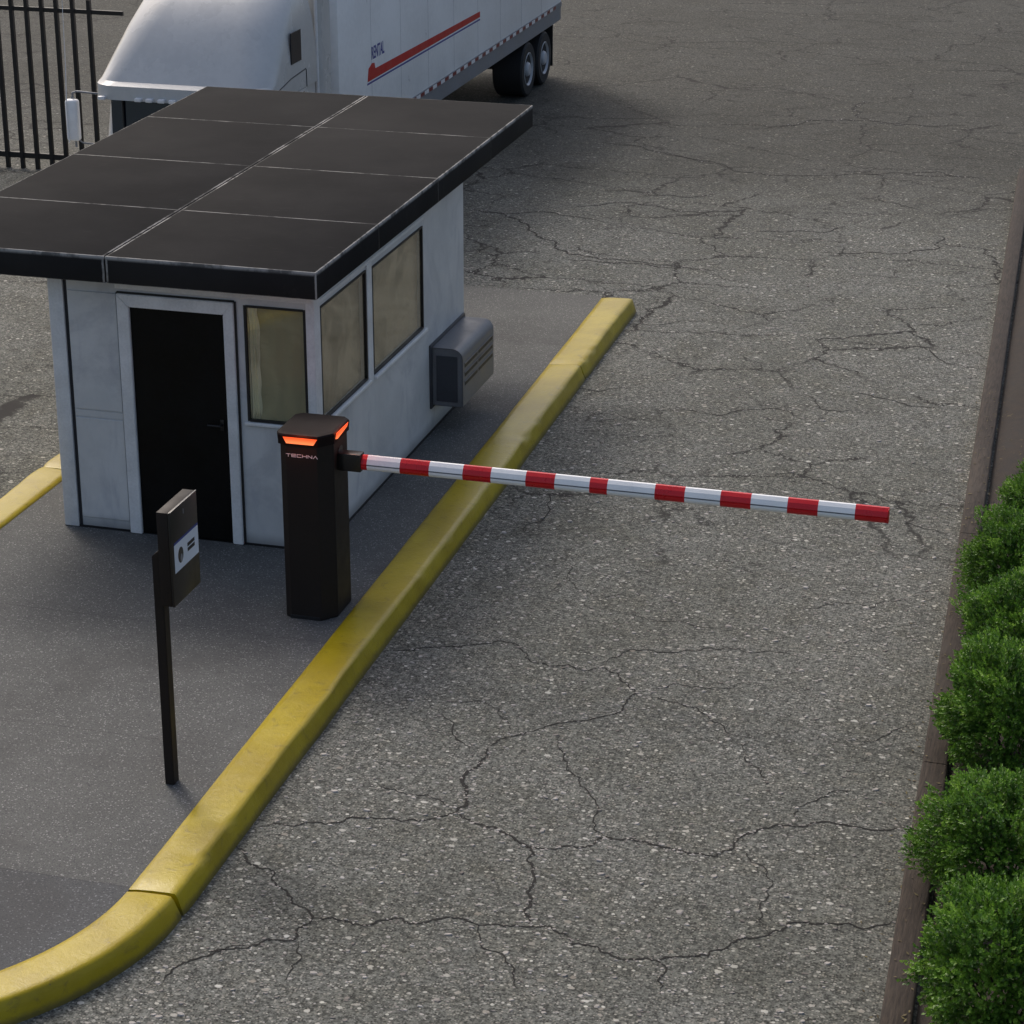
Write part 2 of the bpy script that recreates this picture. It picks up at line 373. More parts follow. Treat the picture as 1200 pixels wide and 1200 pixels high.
# ------------------------------------------------------------------ ground
GZ = -.13
bm = bmesh.new()
xs = [-150, -60, -30, -15, -8, 0, 8, 15, 30, 60, 150]; ys = [-60, -30, -15, -8, 0, 8, 15, 30, 60, 150, 400]
V = [[bm.verts.new((x, y, GZ)) for y in ys] for x in xs]
for i in range(len(xs)-1):
    for j in range(len(ys)-1): bm.faces.new((V[i][j], V[i+1][j], V[i+1][j+1], V[i][j+1]))
CR = [  # crack lines on the ground, metres: centre line points and width
    ([(1.102, -1.474), (1.407, -1.323), (1.629, -1.245), (1.871, -1.06), (2.056, -1.093), (2.236, -1.371), (2.523, -1.339), (2.708, -1.4), (2.812, -1.323), (2.948, -1.412), (3.081, -1.609), (3.124, -1.796), (3.101, -1.982), (2.963, -2.168), (2.633, -2.405), (2.436, -2.632), (2.316, -2.848)], 0.006),
    ([(2.316, -2.848), (2.337, -3.008), (2.287, -3.224), (2.353, -3.509), (2.394, -3.69), (2.351, -3.852)], 0.012),
    ([(2.351, -3.852), (2.211, -3.991), (1.868, -4.062), (1.56, -4.234), (1.127, -4.391)], 0.007),
    ([(2.351, -3.852), (2.564, -3.954), (2.763, -4.02), (2.947, -4.148), (3.031, -4.243), (3.126, -4.616), (3.171, -4.824), (3.267, -5.118)], 0.009),
    ([(2.953, -4.17), (3.153, -4.15), (3.358, -4.034), (3.441, -3.892), (3.614, -3.879), (3.856, -3.919), (4.039, -3.962), (4.206, -3.939), (4.294, -3.797), (4.369, -3.573), (4.632, -3.414), (4.905, -3.301), (5.356, -3.213)], 0.008),
    ([(3.441, -3.892), (3.302, -3.687), (3.187, -3.341), (3.069, -3.113), (2.889, -2.895), (2.765, -2.54)], 0.005),
    ([(3.114, -1.753), (3.39, -1.752), (3.63, -1.805), (3.799, -2.008), (4.122, -2.205)], 0.0045),
    ([(4.128, -2.481), (4.193, -2.599), (4.319, -2.791)], 0.006),
    ([(2.805, -1.293), (2.871, -1.08), (2.939, -0.93), (3.334, -0.852), (3.646, -0.699), (3.981, -0.672), (4.191, -0.712)], 0.0045),
    ([(1.371, -5.954), (1.632, -5.831), (1.876, -5.661), (1.892, -5.395), (1.671, -5.188), (1.45, -4.914), (1.248, -4.856), (1.083, -4.668)], 0.007),
    ([(1.892, -5.395), (2.142, -5.379), (2.385, -5.258), (2.607, -5.249), (2.926, -5.192), (3.241, -5.125), (3.37, -5.089), (3.548, -5.246), (3.836, -5.318), (4.099, -5.295), (4.24, -5.205), (4.474, -5.039), (4.702, -4.822), (4.831, -4.629), (5.093, -4.578), (5.423, -4.443)], 0.007),
    ([(4.099, -5.295), (4.175, -5.402), (4.194, -5.61)], 0.006),
    ([(4.541, 2.313), (4.851, 2.251), (5.121, 2.18)], 0.005),
    ([(-2.234, 12.015), (-1.736, 11.92), (-1.181, 11.168), (-0.655, 10.454), (-0.146, 10.181), (0.407, 10.132), (1.069, 10.036)], 0.01),
    ([(-1.79, 11.904), (-1.216, 12.158), (-0.202, 11.798)], 0.007),
    ([(2.727, -0.163), (2.955, -0.382), (3.221, -0.308), (3.692, -0.211)], 0.0035),
    ([(4.849, -2.072), (5.071, -1.87), (5.262, -1.644)], 0.005),
    ([(-0.065, 18.059), (0.723, 18.091), (1.275, 18.749), (1.911, 18.926)], 0.009),
    ([(-1.555, 16.426), (-0.4, 15.881), (0.754, 15.104), (1.725, 15.11), (3.093, 15.649), (3.804, 15.689)], 0.009),
    ([(1.913, 20.379), (1.796, 19.94), (1.906, 19.246), (2.166, 18.997)], 0.013),
    ([(-0.849, 13.519), (-0.109, 13.427), (0.758, 13.817)], 0.008),
    ([(-0.432, 10.02), (0.011, 9.982), (0.651, 9.999), (1.514, 9.924)], 0.008),
    ([(2.574, 11.145), (3.404, 11.294), (3.987, 11.747), (3.952, 12.379)], 0.008),
    ([(3.577, 5.759), (4.205, 5.653), (4.821, 5.548)], 0.005),
    ([(1.732, -2.364), (2.008, -2.723), (2.205, -2.948)], 0.005),
    ([(2.351, -3.852), (2.102, -3.643), (1.923, -3.667), (1.699, -3.56)], 0.004),
    ([(1.876, -5.661), (1.987, -5.883), (1.97, -6.133)], 0.005),
    ([(2.926, -5.192), (3.027, -5.442), (3.282, -5.67), (3.381, -5.836)], 0.005),
    ([(4.632, -3.414), (4.663, -3.057), (4.863, -2.809), (5.015, -2.832)], 0.004),
    ([(4.122, -2.205), (4.128, -2.481)], 0.004),
    ([(2.436, -2.632), (2.223, -2.227), (2.029, -2.131), (1.773, -2.172)], 0.0035),
    ([(4.702, -4.822), (4.588, -4.483), (4.622, -4.199), (4.44, -3.966), (4.294, -3.797)], 0.004),
    ([(3.081, -1.609), (3.391, -1.445), (3.66, -1.463), (3.951, -1.258)], 0.0035),
    ([(4.892, 0.657), (4.647, 0.372), (4.36, 0.418), (4.049, 0.152)], 0.004),
    ([(1.277, -6.326), (1.415, -5.992), (1.624, -5.813)], 0.006),
    ([(-1.089, 12.571), (-0.36, 12.967), (0.399, 12.702), (1.43, 12.709)], 0.008),
    ([(1.657, 18.855), (2.592, 18.737), (3.726, 19.053)], 0.009),
    ([(-0.294, 7.164), (0.384, 7.626), (1.189, 7.577), (1.998, 7.938)], 0.004),
    ([(3.111, 15.496), (3.546, 15.882), (4.165, 15.632)], 0.008),
    ([(1.57, 11.934), (2.43, 12.086), (2.685, 12.602)], 0.007),
    ([(1.169, 2.51), (1.491, 1.918), (1.607, 0.894)], 0.005),
    ([(1.965, 0.994), (2.229, 0.099), (2.442, -0.025), (2.675, 0.224)], 0.004),
    ([(3.152, 5.641), (3.481, 5.23), (3.988, 5.317)], 0.004),
    ([(4.181, 7.749), (4.473, 7.197), (4.944, 7.021)], 0.005),
    ([(0.617, 5.222), (1.185, 5.15), (1.66, 5.455)], 0.0035),
    ([(1.824, 4.714), (2.52, 4.745), (3.064, 5.114), (3.364, 4.872)], 0.004),
]
def jag(pts, depth, rnd):
    out = [Vector((x, y)) for x, y in pts]
    for d in range(depth):
        nw = [out[0]]
        for a, b in zip(out, out[1:]):
            L = (b-a).length; n = Vector((-(b-a).y, (b-a).x))
            nw += [(a+b)/2 + n*rnd.uniform(-.2, .2), b]
        out = nw
    return out
crk = random.Random(3); chipspots = []
for pts, wd in CR:
    P = jag(pts, 4 if wd > .005 else 3, crk); prev = None
    N = len(P)
    for i, p in enumerate(P):
        t = (P[min(i+1, N-1)]-P[max(i-1, 0)]); t.normalize(); nn = Vector((-t.y, t.x))
        taper = min(1, i/6+.15, (N-1-i)/6+.15)
        wd2 = wd*(1.35 if p.y < 3 else 2.0); w1 = wd2*taper*crk.uniform(.25, 1.25); w2 = wd2*taper*crk.uniform(.25, 1.25)
        q = (bm.verts.new((p.x+nn.x*w1, p.y+nn.y*w1, GZ+.003)), bm.verts.new((p.x-nn.x*w2, p.y-nn.y*w2, GZ+.003)))
        if prev: bm.faces.new((prev[0], q[0], q[1], prev[1])).material_index = 1
        prev = q
        if crk.random() < .42: chipspots.append((p, wd))
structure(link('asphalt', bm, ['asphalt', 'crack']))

# loose chips of stone on the asphalt (nobody could count them)
bm = bmesh.new(); lay = bm.verts.layers.float.new('tone'); cr = random.Random(11)
def chip(x, y, s, tone, z=GZ):
    n = cr.randint(5, 7); a0 = cr.uniform(0, 6.28); el = cr.uniform(.5, 1)
    tilt = cr.uniform(-.25, .25); h = s*cr.uniform(.15, .35)
    lo = []; hi = []
    for k in range(n):
        a = a0+2*math.pi*k/n+cr.uniform(-.3, .3); r = s*cr.uniform(.75, 1.1)
        u, v = r*math.cos(a), r*el*math.sin(a)
        v1 = bm.verts.new((x+u, y+v, z+.001)); v2 = bm.verts.new((x+u*.75, y+v*.75, z+h+tilt*u*.6)); v1[lay] = tone; v2[lay] = tone
        lo.append(v1); hi.append(v2)
    bm.faces.new(hi)
    for k in range(n): bm.faces.new((lo[k], lo[(k+1) % n], hi[(k+1) % n], hi[k]))
for i in range(9500):
    y = -8+cr.random()**1.5*20; x = cr.uniform(.9, 6.0)-(0 if y < 4 else cr.uniform(0, 3))
    if x < 1.15 and y < 8: continue
    if x > 5.15: continue
    chip(x, y, cr.choice((.006, .007, .008, .010, .012, .016, .02))*cr.uniform(.8, 1.2), cr.random()**.9)
for i in range(110):
    chip(cr.uniform(1.2, 5.1), cr.uniform(-7, 6), cr.uniform(.02, .034), cr.uniform(.4, 1))
for p, wd in chipspots:
    for k in range(2 if wd > .007 else 1):
        x, y = p.x+cr.gauss(0, .03), p.y+cr.gauss(0, .03)
        if x < 1.15 and y < 8: continue
        chip(x, y, cr.uniform(.005, .017), cr.random())
for i in range(900):      # debris collected along the kerb
    y = cr.uniform(-7, 8); x = 1.14-.012*y+abs(cr.gauss(0, .05))
    if y < -5.5: continue
    chip(x, y, cr.uniform(.003, .009), cr.random()*.8)
o = link('loose_stone_chips', bm, 'chip'); o['kind'] = 'stuff'; o['label'] = 'pale loose stone chips strewn over the cracked asphalt'; o['category'] = 'gravel'

# ------------------------------------------------------------------ island: concrete pad with kerbs
RN = 1.8
def x_in(y): return lerp(.735, .527, (y+5.6)/13.62)
CX = .735-RN; XL = CX-RN
def x_left(y): return XL
bm = bmesh.new()
out = [(x_in(8.3), 8.12)] + [(x_in(y), y) for y in (6, 4, 2, 0, -2, -4, -5.6)]
for k in range(1, 24):
    a = math.pi*k/24; out.append((CX+RN*math.cos(a), -5.6-RN*math.sin(a)))
out += [(XL, y) for y in (-5.6, 0, 4, 8.12)]
prism(bm, out, 'z', GZ-.02, 0)
structure(link('concrete_pad', bm, 'concrete'))
PROF = [(-.004, -.05), (.0, .004), (.012, .018), (.06, .026), (.16, .032), (.27, .034), (.305, .031), (.319, .022), (.326, .008), (.344, -.045), (.366, -.105), (.374, -.145)]
def kerb(path, wfun, seed, ends=True):
    """path: list of (point, outward normal)"""
    bm = bmesh.new(); rings = []
    for i, (p, n) in enumerate(path):
        ring = []; e = min(i, len(path)-1-i); sh = .014 if e == 0 else (.004 if e == 1 else 0)
        t = (path[min(i+1, len(path)-1)][0]-path[max(i-1, 0)][0])
        for j, (d, z) in enumerate(PROF):
            nz = noise.noise(Vector((p.x*1.3+seed, p.y*1.3, j*.15)))*.012 + noise.noise(Vector((p.x*6, p.y*6, seed+j*.4)))*.004
            edge = 1 if 5 <= j <= 9 else .3
            dd = d*wfun(p.y)+nz*edge*1.3; zz = z+nz*(.35 if j > 1 else .1)
            if j in (5, 6, 7): 
                ch = noise.noise(Vector((p.x*9, p.y*9, seed*3)));  dd -= max(0, ch-.35)*.06; zz -= max(0, ch-.35)*.03
            if sh: zz -= sh if 1 < j < 10 else 0; dd -= sh*.6 if j > 6 else 0
            ring.append(bm.verts.new((p.x+n.x*dd, p.y+n.y*dd, zz)))
        rings.append(ring)
    for A, B in zip(rings, rings[1:]):
        for k in range(len(PROF)-1): bm.faces.new((A[k], A[k+1], B[k+1], B[k]))
    bm.faces.new(rings[0]); bm.faces.new(rings[-1])
    return structure(link('kerb', bm, 'kerb', smooth=50))
def wr(y): return 1.0 if y < -5.6 else lerp(1.0, 1.13, 1-(y+5.6)/13.62) if False else lerp(1.0, 1.12, min(1, (y+5.6)/13.6))
def straight(y0, y1, side):
    n = max(3, int(abs(y1-y0)/.07)); L = []
    for i in range(n+1):
        y = lerp(y0, y1, i/n)
        L.append((Vector((x_in(y) if side > 0 else XL, y)), Vector((side, 0))))
    return L
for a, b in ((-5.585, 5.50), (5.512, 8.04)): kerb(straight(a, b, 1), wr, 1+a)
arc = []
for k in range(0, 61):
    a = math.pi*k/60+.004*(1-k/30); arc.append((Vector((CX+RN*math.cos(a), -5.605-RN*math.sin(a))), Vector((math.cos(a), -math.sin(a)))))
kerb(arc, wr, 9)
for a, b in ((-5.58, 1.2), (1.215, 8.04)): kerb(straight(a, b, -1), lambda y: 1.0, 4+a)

# ------------------------------------------------------------------ guard booth
WX, WL, ZB, ZT = -2.354, 4.299, 2.31, 2.54
booth = thing('guard_booth', 'small grey guard booth with flat dark overhanging roof and black door, standing on the island', 'booth')
TH = .06
def wall_open(axis, pos, u0, u1, z0, z1, openings, th):
    """axis 'y': front wall facing -y; 'x': side wall facing +x. one mesh of boxes round the openings"""
    bm = bmesh.new()
    us = sorted({u0, u1, *[o[0] for o in openings], *[o[1] for o in openings]})
    for a, b in zip(us, us[1:]):
        cuts = sorted([(o[2], o[3]) for o in openings if o[0] <= a and b <= o[1]]); z = z0
        for c0, c1 in cuts + [(z1, z1)]:
            if c0 > z:
                if axis == 'y': box(bm, a, b, pos, pos+th, z, c0)
                else: box(bm, pos-th, pos, a, b, z, c0)
            z = c1
    bmesh.ops.remove_doubles(bm, verts=bm.verts, dist=.0005)
    return bm
FW = (-.60, -.066, 1.13, 2.14); DO = (-1.63, -.772, -.01, 2.055)
SW = [(.165, 1.322, 1.125, 2.125), (1.495, 2.955, 1.115, 2.105)]
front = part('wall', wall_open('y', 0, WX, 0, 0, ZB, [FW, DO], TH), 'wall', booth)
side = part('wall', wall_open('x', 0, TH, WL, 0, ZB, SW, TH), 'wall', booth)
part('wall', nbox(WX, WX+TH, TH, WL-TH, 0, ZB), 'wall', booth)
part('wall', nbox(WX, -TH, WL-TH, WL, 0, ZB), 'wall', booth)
part('floor', nbox(WX+TH+.01, -TH-.01, TH+.01, WL-TH-.01, .004, .03), 'inner', booth)
# skirting line of dark sealant at the wall foot
bm = bmesh.new(); box(bm, WX-.012, .012, -.012, -.001, .001, .018); box(bm, .001, .012, -.001, WL, .001, .018)
part('base_seal', bm, 'gasket', booth)
# corner posts and panel seams of the front
bm = bmesh.new(); box(bm, WX-.008, -2.225, -.022, .0-.001, .004, ZB-.002, .008); part('corner_post', bm, 'trim', booth, 40)
part('panel_groove', nbox(-2.223, -2.196, -.004, -.001, .01, ZB-.002), 'groove', booth)
bm = bmesh.new()
box(bm, -2.19, -1.745, -.010, -.001, .10, 1.02, .004); box(bm, -2.19, -1.745, -.012, -.001, 1.10, 2.15, .004); box(bm, -2.19, -1.745, -.006, -.001, 1.03, 1.09, .003)
part('wall_panel', bm, 'wall', booth)
bm = bmesh.new(); box(bm, -.058, .010, -.012, -.001, .02, ZB-.003, .004); box(bm, -.001+.002, .012, -.001, .148, .02, ZB-.003, .004)
part('corner_trim', bm, 'trim', booth)
part('head_trim', nbox(-1.745, .0, -.02, -.0125, 2.20, 2.25, .003), 'trim', booth)
# door and its frame
df = bmesh.new(); fy0, fy1 = -.038, TH+.0
prism(df, [(-1.732, .004), (-1.622, .004), (-1.622, 2.05), (-1.732, 2.16)], 'y', fy0, -.0005)
prism(df, [(-1.732, 2.16), (-1.622, 2.05), (-.778, 2.05), (-.685, 2.16)], 'y', fy0+.001, -.0005)
prism(df, [(-.685, 2.16), (-.778, 2.05), (-.778, .004), (-.685, .004)], 'y', fy0, -.0005)
bmesh.ops.bevel(df, geom=list(df.edges), offset=.006, segments=2, affect='EDGES')
frame = part('door_frame', df, 'trim', booth, 40)
bm = bmesh.new(); box(bm, -1.741, -1.7325, -.016, -.001, .01, 2.166); box(bm, -.6845, -.668, -.016, -.001, .01, 2.166); box(bm, -1.7325, -.6845, -.016, -.001, 2.161, 2.174)
part('frame_gap', bm, 'gasket', booth)
door = part('door', nbox(-1.622, -.779, -.012, .03, .006, 2.049, .003), 'door', booth)
hb = bmesh.new(); tube(hb, [(-.835, -.013, 1.075), (-.835, -.06, 1.075)], .012); tube(hb, [(-.835, -.06, 1.075), (-.87, -.065, 1.077), (-.95, -.062, 1.075)], .009); box(hb, -.852, -.818, -.020, -.013, 1.02, 1.12, .004)
h = link('door_handle', hb, 'blackp', None, 40); h.parent = door
# windows
def window(kind, u0, u1, z0, z1, blind):
    g = .016
    if kind == 'y':
        bm = bmesh.new()
        for a in ((u0-.004, u0+g, z0, z1), (u1-g, u1+.004, z0, z1), (u0+g, u1-g, z0-.004, z0+g), (u0+g, u1-g, z1-g, z1+.004)): box(bm, a[0], a[1], -.009, .02, a[2], a[3])
        f = part('window', bm, 'gasket', booth)
        p = link('pane', nbox(u0+g, u1-g, .004, .008, z0+g, z1-g), 'glass'); p.parent = f
        b = bmesh.new(); nx = 14
        ax = lambda u, d, z: (u, d, z)
    else:
        bm = bmesh.new()
        for a in ((u0-.004, u0+g, z0, z1), (u1-g, u1+.004, z0, z1), (u0+g, u1-g, z0-.004, z0+g), (u0+g, u1-g, z1-g, z1+.004)): box(bm, -.02, .009, a[0], a[1], a[2], a[3])
        f = part('window', bm, 'gasket', booth)
        p = link('pane', nbox(-.008, -.004, u0+g, u1-g, z0+g, z1-g), 'glass'); p.parent = f
        b = bmesh.new()
        ax = lambda u, d, z: (-d, u, z)
    # a slightly rumpled blind behind the pane
    NU, NZ = 40, 30; G = []
    for i in range(NU+1):
        row = []
        for j in range(NZ+1):
            u = lerp(u0-.03, u1+.03, i/NU); z = lerp(z0-.03, z1+.03, j/NZ)
            d = .055+noise.noise(Vector((u*3, z*2.2, 7*u0)))*.02+.005*math.sin(u*40+3*noise.noise(Vector((u*2, z*3, 1))))
            row.append(b.verts.new(ax(u, d, z)))
        G.append(row)
    for i in range(NU):
        for j in range(NZ): b.faces.new((G[i][j], G[i+1][j], G[i+1][j+1], G[i][j+1]))
    bl = link('blind', b, blind, None, 60); bl.parent = f
    return f
wf = window('y', *FW, 'blind_front'); 
for s_ in SW: window('x', *s_, 'blind_side')
b = bmesh.new(); G = []
for i in range(31):
    row = []
    for j in range(31):
        z = lerp(1.12, 2.15, j/30); u = lerp(-.62, -.49+.035*noise.noise(Vector((z*5, 3, 0))), i/30)
        row.append(b.verts.new((u, .030+.010*math.sin(i*.9+2.2*noise.noise(Vector((i*.1, z*4, 5))))+.006*noise.noise(Vector((i*.3, z*9, 2))), z)))
    G.append(row)
for i in range(30):
    for j in range(30): b.faces.new((G[i][j], G[i+1][j], G[i+1][j+1], G[i][j+1]))
cu = link('curtain', b, 'curtain', None, 60); cu.parent = wf
bm = bmesh.new(); box(bm, .0015, .040, .15, 1.345, 1.085, 1.118, .006); box(bm, .0015, .040, 1.475, 3.0, 1.075, 1.108, .006); part('window_sill', bm, 'sill', booth, 40)
part('window_sill', nbox(-.63, -.045, -.024, -.0015, 1.092, 1.122, .005), 'trim', booth, 40)
bm = bmesh.new()
box(bm, .0015, .012, 1.345, 1.475, 1.06, 2.16, .004); box(bm, .0015, .008, .15, 3.0, 2.16, 2.19, .002)
part('mullion', bm, 'trim', booth)
# roof
def slab(x0, x1):
    bm = nbox(x0, x1, -.25, 6.43, ZB, ZT, .009, 2); return bm
roof = part('roof', slab(-1.7085, .134), 'roof', booth, 40)
roof2 = part('roof', slab(-3.56, -1.7135), 'roof', booth, 40)
bm = bmesh.new(); box(bm, -1.7136, -1.7084, -.235, 6.41, ZB+.01, ZT-.02)
for y in (1.33, 3.06, 4.82):  box(bm, .1341, .1355, y-.004, y+.004, ZB+.006, ZT-.012)
part('roof_joint', bm, 'gasket', booth)
# wall mounted air conditioner
acu = part('air_conditioner', nbox(.001, .02, 3.125, 4.275, .245, .885, .004), 'acdark', booth, 40)
prof = [(.02, .275), (.315, .275), (.325, .285), (.325, .70)]
for k in range(0, 9):
    a = math.pi/2*k/8; prof.append((.225+.10*math.cos(a), .755+.10*math.sin(a)))
prof += [(.02, .855)]
bm = bmesh.new()
A = [bm.verts.new((x, 3.165, z)) for x, z in prof]; B = [bm.verts.new((x, 4.235, z)) for x, z in prof]
for k in range(len(prof)): bm.faces.new((A[k], A[(k+1) % len(prof)], B[(k+1) % len(prof)], B[k]))
f1 = bm.faces.new(A); f2 = bm.faces.new(B)
r = bmesh.ops.inset_region(bm, faces=[f1], thickness=.028); bmesh.ops.translate(bm, verts=f1.verts[:], vec=(0, .008, 0))
cs = link('casing', bm, 'ac', None, 35); cs.parent = acu
bm = bmesh.new()
for z in (.50, .59, .68):
    for y0, y1 in ((3.23, 3.66), (3.70, 4.19)):
        prism(bm, [(y0, z-.02), (y1, z-.02), (y1, z+.012), (y0, z+.012)], 'x', .3252, .3275)
l = link('grille_slot', bm, 'gasket'); l.parent = acu
bm = bmesh.new()
for z in (.515, .605, .695): box(bm, .3252, .333, 3.22, 4.20, z+.002, z+.016, .002)
l = link('louvre', bm, 'ac'); l.parent = acu
l = link('side_panel', nbox(.06, .27, 3.1645, 3.170, .32, .78, .002), 'acdark'); l.parent = acu

# ------------------------------------------------------------------ barrier
bar = thing('barrier_gate', 'black barrier cabinet with glowing orange top lights and a lowered red and white striped boom', 'barrier', (.4, -1.1, 0))
def oct_(x0, x1, y0, y1, c0, c1, c2, c3, seg=3):
    """outline with corner cuts c0 (x0,y0), c1 (x1,y0), c2 (x1,y1), c3 (x0,y1)"""
    pts = []
    for (cx, cy, c, a) in ((x0, y0, c0, 180), (x1, y0, c1, 270), (x1, y1, c2, 0), (x0, y1, c3, 90)):
        ox = cx+(c if cx == x0 else -c); oy = cy+(c if cy == y0 else -c)
        for k in range(seg+1):
            t = R(a+90*k/seg); pts.append((ox+c*math.cos(t), oy+c*math.sin(t)))
    return pts
def loft(bm, secs):
    rings = [[bm.verts.new((x, y, z)) for x, y in o] for o, z in secs]
    for A, B in zip(rings, rings[1:]):
        for k in range(len(A)): bm.faces.new((A[k], A[(k+1) % len(A)], B[(k+1) % len(A)], B[k]))
    bm.faces.new(rings[0]); bm.faces.new(rings[-1])
    return bm
bx0, bx1, by0, by1 = .178, .598, -1.345, -.86
cut = lambda g, s=1: [(bx0-g+.07, by0-g), (bx1+g-.095, by0-g), (bx1+g-.02, by0-g+.09), (bx1+g, by0-g+.115), (bx1+g, by1+g-.05), (bx1+g-.05, by1+g), (bx0-g+.05, by1+g), (bx0-g, by1+g-.05), (bx0-g, by0-g+.07), (bx0-g+.02, by0-g+.02)]
bm = bmesh.new(); loft(bm, [(cut(-.004), .0), (cut(0), .015), (cut(0), 1.47)])
cab = part('cabinet', bm, 'body', bar)
bm = bmesh.new()
loft(bm, [(cut(.002), 1.4705), (cut(.014), 1.474), (cut(.014), 1.5), (cut(.018), 1.55), (cut(.012), 1.562), (cut(-.01), 1.568)])
part('cap', bm, 'cap', bar)
bm = bmesh.new()      # door leaf seams and base skirt
box(bm, bx1+.0008, bx1+.0035, by0+.118, by0+.124, .02, 1.46); box(bm, bx0+.06, bx1-.11, by0-.006, by0-.0005, .0, .03, .002)
part('door_seam', bm, 'gasket', bar)
bm = bmesh.new()
yy = by0-.0185
prism(bm, [(.236, 1.541), (.516, 1.541), (.484, 1.491), (.262, 1.491)], 'y', yy-.004, yy+.01)
part('light_strip', bm, 'led', bar)
bm = bmesh.new(); xx = bx1+.017
prism(bm, [(-1.215, 1.505), (-1.18, 1.497), (-.955, 1.523), (-.925, 1.548), (-1.2, 1.548)], 'x', xx-.01, xx+.004)
part('light_strip', bm, 'led', bar)
for k, (lx_, ly_) in enumerate(((.376, by0-.10), (bx1+.10, -1.07))):
    pl = bpy.data.lights.new('cap_glow_fill', 'POINT'); pl.energy = 1.3; pl.color = (1, .16, .05); pl.shadow_soft_size = .03  # added fill lamps floating off the light strips, to redden the cap
    po = bpy.data.objects.new('cap_glow_fill', pl); COL.objects.link(po); po.parent = bar; po.location = Vector((lx_, ly_, 1.60))-bar.location
# keyhole plate
bm = bmesh.new(); prism(bm, oct_(-1.13, -1.03, 1.27, 1.40, .03, .03, .03, .03), 'x', bx1+.0005, bx1+.006)
kp = part('lock_plate', bm, 'blackp', bar)
# lettering on the front panel, stroke letters
strokes = {'T': [((0, 1), (1, 1)), ((.5, 1), (.5, 0))], 'E': [((0, 1), (1, 1)), ((0, .5), (1, .5)), ((0, 0), (1, 0)), ((0, 1), (0, 0))],
 'C': [((1, 1), (0, 1)), ((0, 1), (0, 0)), ((0, 0), (1, 0))], 'H': [((0, 1), (0, 0)), ((1, 1), (1, 0)), ((0, .5), (1, .5))],
 'N': [((0, 0), (0, 1)), ((0, 1), (1, 0)), ((1, 0), (1, 1))], 'A': [((0, 0), (.5, 1)), ((.5, 1), (1, 0))]}
bm = bmesh.new(); lx, lw, lh = .252, .033, .021
for i, ch in enumerate('TECHNA'):
    x0 = lx+i*.0445
    for k, (p, q) in enumerate(strokes[ch]):
        a = Vector((x0+p[0]*lw, 1.376+p[1]*lh)); b2 = Vector((x0+q[0]*lw, 1.376+q[1]*lh)); d = (b2-a).normalized()*.0024; n = Vector((-d.y, d.x))
        prism(bm, [(a-d+n)[:], (b2+d+n)[:], (b2+d-n)[:], (a-d-n)[:]], 'y', by0-.0022-.0002*k, by0-.0004)
part('lettering', bm, 'logo', bar)
# boom
AY, AZ = -1.10, 1.292
part('boom_bracket', nbox(bx1+.001, .79, AY-.05, AY+.05, AZ-.073, AZ+.073, .008), 'blackp', bar, 40)
XS = [0.787, 0.837, 1.107, 1.344, 1.617, 1.843, 2.121, 2.351, 2.625, 2.764, 3.133, 3.364, 3.637, 3.869, 4.145, 4.374, 4.65, 4.892]
def arm_prof(g=0):
    hh, dd = .057, .042
    return [(AY-dd, AZ-.030), (AY-dd, AZ-.013), (AY-dd+.006, AZ-.010), (AY-dd+.006, AZ-.006), (AY-dd, AZ-.003), (AY-dd+.0015, AZ+.002), (AY-dd+.017, AZ+.034), (AY-dd+.042, AZ+hh), (AY+dd-.02, AZ+hh), (AY+dd, AZ+hh-.02), (AY+dd, AZ-hh+.02), (AY+dd-.02, AZ-hh), (AY-dd+.022, AZ-hh), (AY-dd+.008, AZ-hh+.010)]
bm = bmesh.new(); rings = []
for x in XS: rings.append([bm.verts.new((x, y, z-.0026*(x-.8))) for y, z in arm_prof()])
for i, (A, B) in enumerate(zip(rings, rings[1:])):
    for k in range(len(A)):
        f = bm.faces.new((A[k], A[(k+1) % len(A)], B[(k+1) % len(A)], B[k])); f.material_index = i % 2
        if k in (1, 2, 3) and i % 2 == 1: f.material_index = 2
bm.faces.new(rings[0]); bm.faces.new(rings[-1])
boom = part('boom', bm, ['red', 'white', 'rail'], bar)
bm = nbox(XS[-1], XS[-1]+.006, AY-.03, AY+.03, AZ-.066, AZ+.042, .003)
e = part('end_cap', bm, 'red', boom)

# ------------------------------------------------------------------ access terminal on its post
term = thing('access_terminal', 'slim black access terminal with a white label, on a thin black post beside kerb', 'terminal', (.42, -4.15, 0))
bm = bmesh.new()
P = [(.392, -4.215), (.46, -4.215), (.46, -4.13), (.392, -4.13)]
vb = [bm.verts.new((x, y, 0)) for x, y in P]; vt = [bm.verts.new((x, y, 1.70+(x-.392)*.9)) for x, y in P]
for k in range(4): bm.faces.new((vb[k], vb[(k+1) % 4], vt[(k+1) % 4], vt[k]))
bm.faces.new(vb); bm.faces.new(vt); bmesh.ops.bevel(bm, geom=list(bm.edges), offset=.004, segments=2, affect='EDGES')
part('post', bm, 'body', term, 40)
part('housing', nbox(.452, .532, -4.238, -3.79, 1.358, 2.03, .004), 'body', term, 40)
fp = part('front_panel', nbox(.5335, .55, -4.238, -3.79, 1.356, 2.032, .0035), 'blackp', term, 40)
bm = bmesh.new(); box(bm, .5475, .5508, -4.236, -3.792, 2.0305, 2.0335); part('panel_edge', bm, 'edge', term)
part('rear_bracket', nbox(.461, .475, -4.1, -3.95, 1.30, 1.357, .003), 'body', term)
lab = part('label_plate', nbox(.5502, .5522, -4.20, -3.80, 1.585, 1.785, .0008), 'label', term)
def sub(name, bm, m, parent): return part(name, bm, m, parent)
sub('blue_stripe', nbox(.5502, .5522, -4.20, -3.80, 1.7855, 1.80), 'blue', lab)
